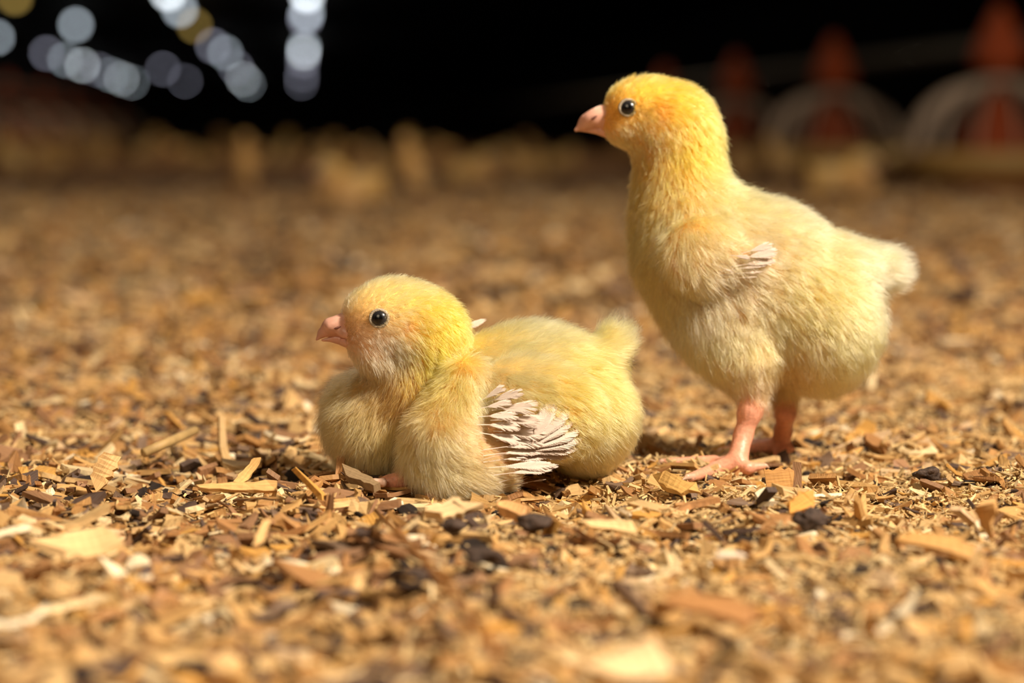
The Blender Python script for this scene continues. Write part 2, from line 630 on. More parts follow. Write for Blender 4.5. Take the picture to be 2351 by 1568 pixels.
def blend(ctrl, uv, base_w=1e-4):
    """gaussian blend of control values; ctrl rows: u, v, sigma, values..."""
    c = np.asarray(ctrl, float)
    acc = np.zeros((len(uv), c.shape[1] - 3)); wt = np.zeros(len(uv)) + 1e-12
    for r in c:
        d2 = ((uv - r[:2]) ** 2).sum(1) / r[2] ** 2
        wgt = np.exp(-0.5 * d2) + 1e-6 / (1 + d2)
        acc += wgt[:, None] * r[3:]; wt += wgt
    return acc / wt[:, None]


def local_uv(sh, Pw):
    """the chick's own side-view coordinates (u right, v down) of world points"""
    q = Pw - sh.P(CX, CY, 0.0)
    return np.stack([CX + (q @ R_) * sh.S, CY - (q @ U_) * sh.S], 1)


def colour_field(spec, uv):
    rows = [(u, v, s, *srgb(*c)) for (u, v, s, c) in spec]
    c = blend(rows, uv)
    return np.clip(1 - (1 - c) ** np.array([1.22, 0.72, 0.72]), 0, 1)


def make_down(name, sh, V, F, origin, parent, colspec, flowspec, lenspec, count, clump_n, spread=0.75, cull=0.45):
    Nv = vert_normals(V, F)
    tri = np.concatenate([F[:, [0, 1, 2]], F[:, [0, 2, 3]]])
    a, b, c = V[tri[:, 0]], V[tri[:, 1]], V[tri[:, 2]]
    ar = np.linalg.norm(np.cross(b - a, c - a), axis=1)
    cen = (a + b + c) / 3
    nz = Nv[tri[:, 0]]
    facing = -(nz @ F_)
    pr = ar * np.where(facing > -0.25, 1.0, cull)
    pr = np.where(cen[:, 2] < 0.0015, 0, pr)
    t = rng.choice(len(tri), count, p=pr / pr.sum())
    r1, r2 = np.sqrt(rng.random(count)), rng.random(count)
    wa, wb, wc = (1 - r1)[:, None], (r1 * (1 - r2))[:, None], (r1 * r2)[:, None]
    P = wa * a[t] + wb * b[t] + wc * c[t]
    N = wa * Nv[tri[t, 0]] + wb * Nv[tri[t, 1]] + wc * Nv[tri[t, 2]]
    N /= np.linalg.norm(N, axis=1, keepdims=True)
    uv = local_uv(sh, P)
    fl = blend(flowspec, uv)
    T = fl[:, :1] * R_ + fl[:, 1:2] * U_
    T -= N * (T * N).sum(1, keepdims=True)
    T += 0.02 * rng.normal(size=T.shape)
    T /= np.maximum(np.linalg.norm(T, axis=1, keepdims=True), 0.15)
    L, lift = blend(lenspec, uv).T
    L = L / sh.S * rng.uniform(0.55, 1.15, count)
    lift = lift[:, None]
    J = rng.normal(size=(count, 3)) * 0.30
    # clump centres
    kd = KDTree(clump_n)
    ci = rng.choice(count, clump_n, replace=False)
    for j, i in enumerate(ci):
        kd.insert(P[i], j)
    kd.balance()
    near = np.array([kd.find(p)[1] for p in P])
    C = ci[near]
    lift = lift * 1.15
    D0 = T * (1 - lift * 0.6) + N * lift + J
    D0 /= np.linalg.norm(D0, axis=1, keepdims=True)
    Dc = D0[C]
    npt = 5
    s = np.linspace(0, 1, npt)
    pts = np.empty((count, npt, 3))
    curl = rng.normal(size=(count, 3)) * 0.10
    for j, sj in enumerate(s):
        own = P + (L * sj)[:, None] * D0 + (L * sj * sj)[:, None] * (T * 0.35 - N * 0.25 * lift + curl)
        ctr = P[C] + (L * sj)[:, None] * Dc + (L * sj * sj)[:, None] * (T[C] * 0.35 - N[C] * 0.25 * lift[C])
        k = spread * sj ** 1.3
        pts[:, j] = own * (1 - k) + ctr * k
    pts[..., 2] = np.maximum(pts[..., 2], 0.0004)
    col = colour_field(colspec, uv)
    tuft = rng.uniform(0.90, 1.10, clump_n)[near][:, None]
    col = np.clip(col * tuft * rng.uniform(0.86, 1.12, (count, 1)), 0, 0.96)
    cu = bpy.data.hair_curves.new(name)
    cu.add_curves([npt] * count)
    cu.attributes['position'].data.foreach_set('vector', (pts - origin).astype(np.float32).ravel())
    ra = cu.attributes.get('radius') or cu.attributes.new('radius', 'FLOAT', 'POINT')
    rr = np.interp(s, [0, 0.5, 1], [0.000055, 0.000046, 0.000010])
    ra.data.foreach_set('value', np.tile(rr, count).astype(np.float32))
    ca = cu.attributes.new('down_color', 'FLOAT_COLOR', 'CURVE')
    ca.data.foreach_set('color', np.concatenate([col, np.ones((count, 1))], 1).astype(np.float32).ravel())
    na = cu.attributes.new('skin_normal', 'FLOAT_VECTOR', 'CURVE')
    na.data.foreach_set('vector', N.astype(np.float32).ravel())
    cu.materials.append(M_FUR)
    o = bpy.data.objects.new(name, cu)
    link(o, parent)
    tag(o, kind='stuff')
    return o


def make_eye(sh, u, v, w, r, side, parent, origin, name='eye'):
    """side -1 faces the lens, +1 the far side"""
    c = sh.P(u, v, w) - origin
    Vs, Fs = uv_sphere(1.0, 24, 16)
    # pole axis z -> +-F
    ax = F_ * side
    ax = ax + R_ * (-0.12); ax /= np.linalg.norm(ax)
    b1 = np.cross(ax, U_); b1 /= np.linalg.norm(b1)
    b2 = np.cross(ax, b1)
    rr = r / sh.S
    Pw = c + rr * (Vs[:, :1] * b1 + Vs[:, 1:2] * b2 + Vs[:, 2:] * ax * 0.8)
    ang = np.degrees(np.arccos(np.clip(Vs[:, 2], -1, 1)))
    col = np.where(ang[:, None] < 30, srgb(4, 4, 5), np.where(ang[:, None] < 68, srgb(40, 38, 40), srgb(24, 20, 18)))
    e = mesh_np(name, Pw, Fs, M_EYE, parent, True, {'eye_color': ('FLOAT_COLOR', col)})
    # eyelid: a beaded ring round the eyeball
    V, F = [], []
    n, m = 40, 8
    for i in range(n):
        a = 2 * math.pi * i / n
        rad = b1 * math.cos(a) + b2 * math.sin(a) * 0.93
        for j in range(m):
            q = 2 * math.pi * j / m
            bead = 1 + 0.10 * math.sin(a * 13)
            V.append(c + rr * (rad * (1.02 + 0.20 * math.cos(q) * bead) + ax * (0.30 + 0.17 * math.sin(q) - 0.0)))
            F.append((i * m + j, i * m + (j + 1) % m, ((i + 1) % n) * m + (j + 1) % m, ((i + 1) % n) * m + j))
    lid = mesh_np('eyelid', np.array(V), np.array(F), M_LID, e)
    tag(lid, 'pale grey wrinkled eyelid ring')
    return e


# ---- one feather: shaft and vane as one thin curved mesh
def make_feather(base, tip, width, nrm, parent, origin, quill=0.4, curl=0.0, name='wing_feather', wob=1.0):
    base = np.asarray(base) - origin; tip = np.asarray(tip) - origin
    L = np.linalg.norm(tip - base)
    t = (tip - base) / L
    s = np.cross(nrm, t); s /= np.linalg.norm(s)
    n = np.cross(t, s)
    V, F, vane = [], [], []
    ph = rng.uniform(0, 50)

    def strip(pts, wid, side_dir, key):
        i0 = len(V)
        for p, wd in zip(pts, wid):
            V.append(p - side_dir * wd * 0.5); V.append(p + side_dir * wd * 0.5)
            vane.append((key, 0, ph)); vane.append((key + 0.4, 0, ph))
        for i in range(len(pts) - 1):
            F.append((i0 + 2 * i, i0 + 2 * i + 1, i0 + 2 * i + 3, i0 + 2 * i + 2))
    sw = max(0.028 * width, 0.00006)
    xs = np.linspace(0, 0.97, 8)
    ctr = lambda x: base + t * (x * L) + n * (curl * L * x * x + 0.03 * L * math.sin(math.pi * x))
    strip([ctr(x) + n * 0.00008 for x in xs], [sw * (2.6 - 1.8 * x) for x in xs], s, 0.0)
    nb = 30
    step = (1 - quill) * L / nb
    off = 0.0
    for side in (-1, 1):
        k_as = 1.0 + side * rng.uniform(-0.15, 0.15)
        for i in range(nb):
            y = (i + 0.5) / nb
            x = quill + (1 - quill) * y * 0.93
            prof = min(1.0, (y / 0.45)) ** 0.7 * (1.0 if y < 0.62 else 1 - 0.45 * ((y - 0.62) / 0.38) ** 1.5)
            if rng.random() < 0.22:
                off = rng.normal(0, 0.09)
            ang = math.radians(52 - 40 * y) + off * wob
            bl = width * 0.5 * prof * k_as / max(math.sin(ang), 0.60) * rng.uniform(1 - 0.10 * wob, 1 + 0.06 * wob)
            d1 = t * math.cos(ang) + s * side * math.sin(ang)
            ang2 = ang * 0.72
            d2 = t * math.cos(ang2) + s * side * math.sin(ang2)
            p0 = ctr(x)
            sag = -n * 0.10 * bl
            p1 = p0 + d1 * bl * 0.55 - sag * 0.4
            p2 = p0 + d1 * bl * 0.55 + d2 * bl * 0.45 + sag + n * rng.normal(0, 0.02) * width
            wdir = np.cross(n, d1)
            bw = step * math.sin(ang) * 1.9 + 0.00005
            strip([p0, p1, p2], [bw, bw, bw * 0.35], wdir, (i + (0.5 if side > 0 else 0)) * 0.9)
    nv = len(V)
    V = np.array(V)
    V2 = V - n * 0.00003
    F2 = [(a + nv, d + nv, c + nv, b + nv) for a, b, c, d in F]
    va = np.concatenate([vane, vane])
    return mesh_np(name, np.concatenate([V, V2]), np.array(F + F2), M_FEATHER, parent, False, {'vane': ('FLOAT_VECTOR', np.array(va))})


# ================================================================== sitting chick
def sitting_shape():
    s = Shape(0.588)
    s.ell(922, 748, 0, 136, 100, 84, rot=-12, k=30)          # skull
    s.ell(985, 775, 4, 80, 86, 76, k=30)                     # back of the head
    s.ell(850, 786, -6, 48, 46, 52, k=30)                    # cheek
    s.ell(868, 818, -22, 52, 36, 44, rot=-25, k=16)           # bearded jaw
    s.cone((978, 800, 8), (955, 930, 20), 74, 66, k=26)       # neck
    s.cone((935, 880, 25), (862, 945, 80), 64, 90, k=60)     # crop
    s.ell(858, 980, 85, 82, 104, 105, k=60)                   # breast
    s.ell(900, 1010, 75, 76, 84, 105, k=35)
    s.ell(1105, 925, 45, 150, 135, 125, k=40)                # shoulders
    s.ell(1215, 890, 70, 190, 136, 130, rot=2, k=40)         # back
    s.ell(1325, 955, 75, 126, 122, 130, k=40)                # rump
    s.cone((1375, 830, 80), (1406, 790, 95), 46, 30, k=35)   # tail
    s.ell(1215, 945, -76, 162, 112, 62, rot=-6, k=10)        # near flank
    s.cone((1072, 880, -78), (1028, 1000, -112), 54, 82, k=14)  # hanging wing
    s.ell(1040, 1055, -116, 106, 84, 60, rot=-10, k=20)
    s.ell(1120, 1060, -100, 80, 72, 55, k=30)
    return s


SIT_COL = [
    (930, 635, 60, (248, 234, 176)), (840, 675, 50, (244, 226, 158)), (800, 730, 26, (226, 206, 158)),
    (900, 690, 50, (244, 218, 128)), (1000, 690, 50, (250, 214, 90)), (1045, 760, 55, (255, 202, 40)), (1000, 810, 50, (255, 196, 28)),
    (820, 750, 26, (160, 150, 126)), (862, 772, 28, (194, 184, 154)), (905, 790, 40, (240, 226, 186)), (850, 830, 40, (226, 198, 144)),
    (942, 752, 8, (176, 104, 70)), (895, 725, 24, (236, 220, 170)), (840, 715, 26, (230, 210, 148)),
    (1040, 850, 45, (246, 192, 50)), (965, 880, 40, (218, 158, 48)), (900, 895, 40, (200, 140, 52)), (935, 930, 40, (196, 142, 74)),  # golden neck, deepened where it meets the wing: crease shade put into the colour
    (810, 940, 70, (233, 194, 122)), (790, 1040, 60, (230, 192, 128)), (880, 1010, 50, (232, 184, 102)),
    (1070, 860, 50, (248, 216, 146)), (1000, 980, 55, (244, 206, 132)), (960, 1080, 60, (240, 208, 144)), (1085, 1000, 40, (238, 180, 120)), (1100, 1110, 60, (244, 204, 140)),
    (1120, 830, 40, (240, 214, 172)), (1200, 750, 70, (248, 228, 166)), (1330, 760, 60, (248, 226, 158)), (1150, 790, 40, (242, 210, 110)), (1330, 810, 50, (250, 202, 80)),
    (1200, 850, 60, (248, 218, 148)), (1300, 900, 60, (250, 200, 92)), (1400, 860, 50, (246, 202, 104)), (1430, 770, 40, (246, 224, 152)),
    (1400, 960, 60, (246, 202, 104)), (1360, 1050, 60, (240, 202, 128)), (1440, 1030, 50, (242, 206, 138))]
SIT_FLOW = [
    (790, 700, 30, 0.35, 0.9), (830, 660, 35, 0.5, 0.7), (930, 640, 50, 0.9, 0.35), (1010, 680, 45, 0.9, -0.3), (1060, 760, 45, 0.5, -0.9), (1060, 840, 45, 0.0, -1.0),
    (815, 750, 25, 0.9, 0.3), (870, 790, 35, 0.7, -0.7), (840, 835, 30, 0.4, -0.9), (940, 760, 40, 0.8, -0.5), (900, 690, 40, 1.0, 0.3), (980, 800, 50, 0.6, -0.8),
    (930, 880, 40, -0.3, -0.9), (860, 900, 40, -0.5, -0.8), (790, 960, 50, -0.5, -0.8), (850, 1040, 50, 0.2, -1.0), (880, 980, 40, -0.3, -0.8),
    (1060, 870, 40, -0.2, -1.0), (980, 960, 40, -0.1, -1.0), (950, 1060, 45, 0.3, -0.9), (1080, 1000, 50, 0.9, -0.3), (1060, 1120, 50, 0.9, -0.5), (1180, 1090, 50, 1.0, -0.2),
    (1120, 810, 40, 0.9, -0.2), (1220, 750, 60, 0.95, 0.25), (1340, 780, 50, 0.9, 0.1), (1250, 880, 60, 0.9, -0.4), (1400, 880, 50, 0.8, -0.4), (1420, 980, 50, 0.6, -0.7), (1350, 1060, 50, 0.3, -0.95),
    (1430, 760, 35, 0.6, 0.9), (1300, 960, 50, 0.8, -0.5)]
SIT_LEN = [  # u v sigma length lift
    (800, 705, 35, 16, 0.75), (930, 640, 50, 27, 0.70), (1020, 680, 50, 26, 0.6), (1060, 780, 50, 28, 0.5), (820, 755, 22, 8, 0.5), (872, 731, 30, 4, 0.35), (775, 770, 30, 5, 0.4), (828, 795, 16, 5, 0.4),
    (870, 800, 30, 22, 0.4), (850, 840, 30, 30, 0.4), (942, 752, 14, 7, 0.4), (920, 720, 30, 18, 0.45), (980, 800, 50, 27, 0.5), (930, 890, 50, 42, 0.8),
    (800, 960, 70, 52, 0.55), (850, 1040, 60, 52, 0.5), (1060, 870, 50, 42, 0.5), (970, 1000, 60, 44, 0.55), (1050, 1110, 60, 48, 0.45), (1130, 980, 50, 15, 0.3), (1180, 1040, 50, 16, 0.3), (1235, 965, 50, 16, 0.3), (1285, 985, 42, 14, 0.3),
    (1200, 760, 80, 46, 0.6), (1300, 880, 70, 40, 0.5), (1400, 950, 70, 42, 0.55), (1360, 1060, 60, 42, 0.45), (1430, 775, 40, 56, 0.8)]


def nearest_depth(bvh, u, v, sh):
    o = Vector(CAM); d = Vector((unproj(u, v, 1.0) - CAM))
    h = bvh.ray_cast(o, d.normalized())
    if h[0] is None:
        return None
    return float((np.array(h[0]) - CAM) @ F_)


def build_beak(sh, parts, parent, origin, name, label=None):
    s = Shape(sh.d0); s.prims = []
    for p in parts:
        if len(p) == 5:
            s.cone(*p[:4], k=p[4], flat=0.8)
        else:
            s.ell(*p)
    V, F = s.mesh(0.00030)
    o = mesh_np(name, V - origin, F, M_BEAK, parent)
    if label: tag(o, label)
    return o, BVHTree.FromPolygons(V.tolist(), F.tolist())


def nostril(sh, bv, u, v, rot, origin, beak):
    d = nearest_depth(bv, u, v, sh)
    s = Shape(d)
    s.ell(u, v, -0.5, 9, 2.6, 3, rot, 2)
    V, F = s.mesh(0.00016)
    tag(mesh_np('nostril', V - origin, F, M_NOSTRIL, beak), 'dark slit of the nostril')


def build_sitting():
    sh = sitting_shape()
    V, F = sh.mesh(0.0009)
    V[:, 2] = np.maximum(V[:, 2], -0.001)
    origin = np.array(ray_z(1110, 1105, 0.0))
    uv = local_uv(sh, V)
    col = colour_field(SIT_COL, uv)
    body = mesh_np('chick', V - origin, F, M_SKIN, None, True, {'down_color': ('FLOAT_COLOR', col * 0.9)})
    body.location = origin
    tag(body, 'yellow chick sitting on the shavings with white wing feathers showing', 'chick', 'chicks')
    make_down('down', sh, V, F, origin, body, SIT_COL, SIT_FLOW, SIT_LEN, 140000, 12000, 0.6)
    bvh = BVHTree.FromPolygons(V.tolist(), F.tolist())
    # eyes
    de = nearest_depth(bvh, 872, 731, sh)
    we = (de - sh.d0) * sh.S
    make_eye(sh, 872, 731, we + 6, 20, -1, body, origin)
    make_eye(sh, 872, 731, -we - 6, 20, 1, body, origin)
    # beak
    ub, ubv = build_beak(sh, [((802, 746, 0), (760, 752, 0), 33, 20, 10), ((760, 752, 0), (740, 765, 0), 20, 10.5, 8), ((740, 765, 0), (727, 780, 0), 10.5, 3, 5),
                    ((790, 764, -20), (822, 776, -44), 13, 8, 8), ((822, 776, -44), (846, 790, -56), 8, 4, 6), (770, 743, -19, 17, 9, 7, 26)], body, origin, 'upper_beak')
    build_beak(sh, [((820, 789, 0), (772, 778, 0), 20, 10, 8), ((772, 778, 0), (740, 781, 0), 9, 3, 6),
                    ((790, 784, -14), (822, 794, -44), 9, 8, 6), ((822, 794, -44), (850, 814, -58), 9, 4, 6)], body, origin, 'lower_beak', 'darker pink lower half of the beak')
    nostril(sh, ubv, 775, 752, 20, origin, ub)
    # toes peeping out below the breast
    s = Shape(0.578)
    s.cone((925, 1100, -20), (893, 1108, -24), 22, 17, k=8)
    s.cone((893, 1108, -24), (874, 1112, -26), 17, 14, k=8)
    Vt, Ft = s.mesh(0.0004)
    toe = mesh_np('toe', Vt - origin, Ft, M_LEG, body)
    s = Shape(0.574)
    s.cone((878, 1108, -24), (860, 1106, -28), 11, 7, k=6)
    s.cone((860, 1106, -28), (847, 1114, -30), 7, 2, k=6)
    Vt, Ft = s.mesh(0.0003)
    mesh_np('claw', Vt - origin, Ft, M_CLAW, toe)
    s = Shape(0.570)
    s.cone((1010, 1128, 6), (985, 1146, -6), 18, 14, k=8)
    Vt, Ft = s.mesh(0.0004)
    mesh_np('toe', Vt - origin, Ft, M_LEG, body)
    # wing feathers: base and tip in the side view of the bird, laid on the surface
    cx = lambda x: 1000 + x / 3.015
    cy = lambda y: 680 + y / 3.015
    fe = []
    for k, (ax, ay) in enumerate([(975, 1130), (940, 1085), (978, 1030), (988, 975), (980, 920), (935, 855), (885, 790), (815, 730)]):
        fe.append((590 + 11 * k, 1120 - 14 * k, 640 + (ax - 640) * 0.95, 1000 + (ay - 1000) * 0.95, 150, 0.10, 30 - 1.2 * k))
    fe[0] = (560, 1120, 850, 1130, 110, 0.15, 14)
    fe += [(400, 1240, 800, 1205, 70, 0.35, 20), (340, 1190, 838, 1172, 95, 0.3, 22), (330, 1150, 752, 1110, 85, 0.4, 24), (330, 1105, 735, 1068, 84, 0.4, 26), (330, 1065, 742, 1022, 84, 0.4, 26),
           (420, 1000, 700, 1000, 140, 0.25, 24), (400, 935, 715, 962, 150, 0.25, 26), (380, 860, 700, 870, 150, 0.3, 28), (390, 790, 655, 770, 145, 0.3, 26),
           (300, 945, 560, 1000, 105, 0.3, 32), (285, 890, 552, 905, 115, 0.35, 34), (285, 838, 538, 825, 105, 0.35, 34), (290, 782, 500, 742, 92, 0.35, 34), (330, 745, 572, 668, 105, 0.35, 30), (300, 735, 458, 638, 84, 0.35, 32),
           (300, 1335, 640, 1292, 16, 0.7, 24), (470, 1325, 765, 1268, 16, 0.7, 22), (330, 1130, 520, 1085, 12, 0.8, 34), (440, 1290, 850, 1180, 26, 0.6, 20)]
    for (x0, y0, x1, y1, wd, ql, off) in fe:
        b = (cx(x0), cy(y0)); t = (cx(x1), cy(y1))
        d1 = nearest_depth(bvh, *b, sh) or sh.d0
        d2 = nearest_depth(bvh, *t, sh) or (d1 + 0.004)
        dm = nearest_depth(bvh, (b[0] + t[0]) / 2, (b[1] + t[1]) / 2, sh) or d1
        d2 = min(d2, 2 * dm - d1 + 0.004)
        mid_dev = max(0.0, (d1 + d2) / 2 - dm)
        o1 = off * 0.35 / sh.S; o2 = off / sh.S
        if ql < 0.2: o1, o2, d2 = 30 / sh.S, 12 / sh.S, d2 + 0.002
        pb = unproj(*b, d1 - o1 - mid_dev); pt = unproj(*t, d2 - o2 - mid_dev)
        nrm = -0.85 * F_ + 0.6 * U_ + 0.25 * R_
        make_feather(pb, pt, wd / 3.015 / sh.S, nrm, body, origin, quill=ql, wob=0.25 if ql < 0.2 else 0.9)
    # a bit of the other wing's white feather tip behind the head
    pb = unproj(1040, 770, sh.d0 + 60 / sh.S); pt = unproj(1112, 735, sh.d0 + 80 / sh.S)
    make_feather(pb, pt, 24 / sh.S, -F_ + U_, body, origin, quill=0.2)
    return sh, body


# ================================================================== standing chick
def standing_shape():
    s = Shape(0.622)
    s.ell(1500, 262, 0, 112, 78, 78, rot=-14, k=30)           # skull
    s.ell(1548, 292, 3, 84, 92, 78, rot=-20, k=30)            # back of the head
    s.ell(1432, 292, -4, 46, 36, 50, k=30)                   # cheek
    s.cone((1555, 330, 4), (1560, 470, 6), 88, 100, k=50)     # neck
    s.ell(1600, 570, 8, 138, 150, 128, k=50)                  # breast
    s.ell(1650, 680, 8, 128, 140, 128, k=50)
    s.ell(1755, 645, 8, 200, 172, 140, rot=-32, k=50)          # body
    s.ell(1880, 740, 8, 135, 152, 135, k=40)                  # abdomen
    s.cone((1930, 630, 10), (2028, 620, 14), 82, 40, k=45)    # tail
    s.ell(1690, 785, -46, 118, 92, 74, rot=-38, k=40)           # near thigh
    s.ell(1790, 820, 74, 70, 76, 60, k=22)                    # far thigh
    s.cone((1715, 835, -58), (1728, 912, -64), 58, 27, k=30)
    s.cone((1800, 850, 74), (1800, 905, 74), 44, 26, k=20)
    s.ell(1618, 588, -116, 92, 82, 42, rot=-25, k=12)          # folded wing
    s.ell(1695, 600, -124, 80, 46, 28, rot=-12, k=14)
    return s


STA_COL = [
    (1480, 180, 60, (246, 214, 110)), (1400, 215, 40, (238, 200, 96)), (1560, 210, 60, (250, 208, 84)), (1620, 270, 50, (246, 212, 112)), (1400, 255, 22, (214, 154, 52)), (1380, 240, 20, (230, 186, 90)),
    (1460, 290, 40, (246, 210, 112)), (1430, 310, 30, (236, 204, 130)), (1500, 310, 30, (244, 214, 146)), (1514, 258, 13, (168, 96, 40)), (1512, 285, 10, (196, 128, 74)), (1420, 230, 26, (232, 204, 112)),
    (1560, 300, 50, (248, 204, 80)), (1600, 340, 38, (250, 192, 24)), (1570, 370, 35, (248, 190, 36)), (1650, 340, 35, (246, 208, 96)), (1490, 355, 26, (214, 156, 60)), (1430, 340, 30, (232, 200, 118)),
    (1500, 430, 45, (232, 186, 96)), (1570, 440, 45, (244, 204, 96)), (1660, 430, 45, (248, 218, 124)), (1480, 520, 55, (232, 188, 102)), (1600, 500, 50, (246, 218, 140)),
    (1500, 640, 55, (231, 188, 106)), (1560, 560, 50, (239, 198, 128)), (1640, 600, 50, (238, 204, 142)), (1640, 480, 50, (248, 224, 152)), (1760, 500, 60, (248, 228, 160)), (1880, 530, 60, (248, 230, 166)),
    (1740, 580, 40, (240, 212, 170)), (1690, 640, 40, (230, 190, 132)), (1650, 700, 50, (236, 208, 158)), (1780, 660, 60, (238, 204, 128)), (1880, 640, 60, (244, 212, 116)), (1990, 590, 50, (248, 228, 164)), (2040, 640, 50, (250, 232, 178)),
    (1720, 780, 60, (240, 208, 130)), (1840, 760, 60, (240, 206, 124)), (1950, 760, 60, (246, 218, 134)), (1640, 820, 50, (238, 206, 130)), (1900, 860, 60, (242, 212, 136)), (1828, 832, 34, (206, 158, 104)), (1720, 880, 35, (234, 184, 140))]  # dark spot behind the near thigh: the hollow's shade put into the down colour
STA_FLOW = [
    (1380, 230, 30, 0.4, 0.9), (1430, 190, 35, 0.6, 0.7), (1500, 175, 45, 0.9, 0.35), (1580, 200, 45, 0.9, -0.35), (1650, 290, 45, 0.5, -0.9), (1670, 360, 40, 0.6, -0.6),
    (1400, 260, 25, 1.0, 0.2), (1450, 300, 35, 0.7, -0.6), (1520, 270, 40, 0.8, -0.5), (1430, 335, 30, 0.3, -0.9), (1560, 350, 50, 0.3, -1.0), (1480, 420, 40, -0.1, -1.0), (1560, 460, 40, 0.2, -1.0), (1660, 420, 40, 0.9, -0.1),
    (1480, 540, 50, -0.2, -1.0), (1520, 680, 50, 0.1, -1.0), (1600, 800, 50, 0.4, -0.9), (1640, 520, 50, 0.5, -0.8), (1760, 480, 50, 0.9, -0.4), (1880, 540, 50, 0.9, -0.4),
    (1620, 600, 45, 0.8, -0.6), (1740, 620, 50, 0.9, -0.3), (1680, 720, 50, 0.4, -0.9), (1850, 680, 60, 0.7, -0.7), (1980, 590, 50, 0.95, -0.1), (2050, 620, 40, 0.9, 0.0), (2000, 720, 50, 0.5, -0.8), (1720, 850, 50, 0.2, -1.0), (1900, 850, 60, 0.2, -1.0), (2000, 830, 50, 0.3, -0.9)]
STA_LEN = [
    (1390, 230, 30, 14, 0.6), (1490, 180, 50, 22, 0.65), (1600, 230, 50, 24, 0.55), (1670, 370, 45, 40, 0.7), (1400, 260, 20, 7, 0.4), (1443, 248, 24, 6, 0.4), (1365, 290, 30, 5, 0.4), (1430, 320, 30, 20, 0.5), (1514, 262, 14, 7, 0.4), (1500, 300, 35, 20, 0.45),
    (1560, 360, 50, 26, 0.55), (1500, 440, 50, 32, 0.55), (1670, 415, 40, 64, 0.75), (1490, 560, 60, 44, 0.5), (1560, 720, 60, 44, 0.5), (1640, 560, 60, 34, 0.5), (1740, 590, 36, 24, 0.4), (1760, 490, 60, 40, 0.5), (1880, 540, 60, 40, 0.55),
    (1760, 680, 70, 36, 0.5), (1900, 700, 70, 40, 0.5), (2040, 620, 50, 48, 0.6), (1980, 820, 60, 42, 0.5), (1720, 840, 60, 34, 0.5), (1880, 870, 60, 42, 0.45)]


def leg_mesh(sh, joints, toes, name, parent, origin):
    s = Shape(sh.d0)
    for a, b, r1, r2 in joints:
        s.cone(a, b, r1, r2, k=14)
    for tl in toes:
        for a, b, r1, r2 in tl:
            s.cone(a, b, r1, r2, k=8)
    V, F = s.mesh(0.00042)
    return mesh_np(name, V - origin, F, M_LEG, parent)


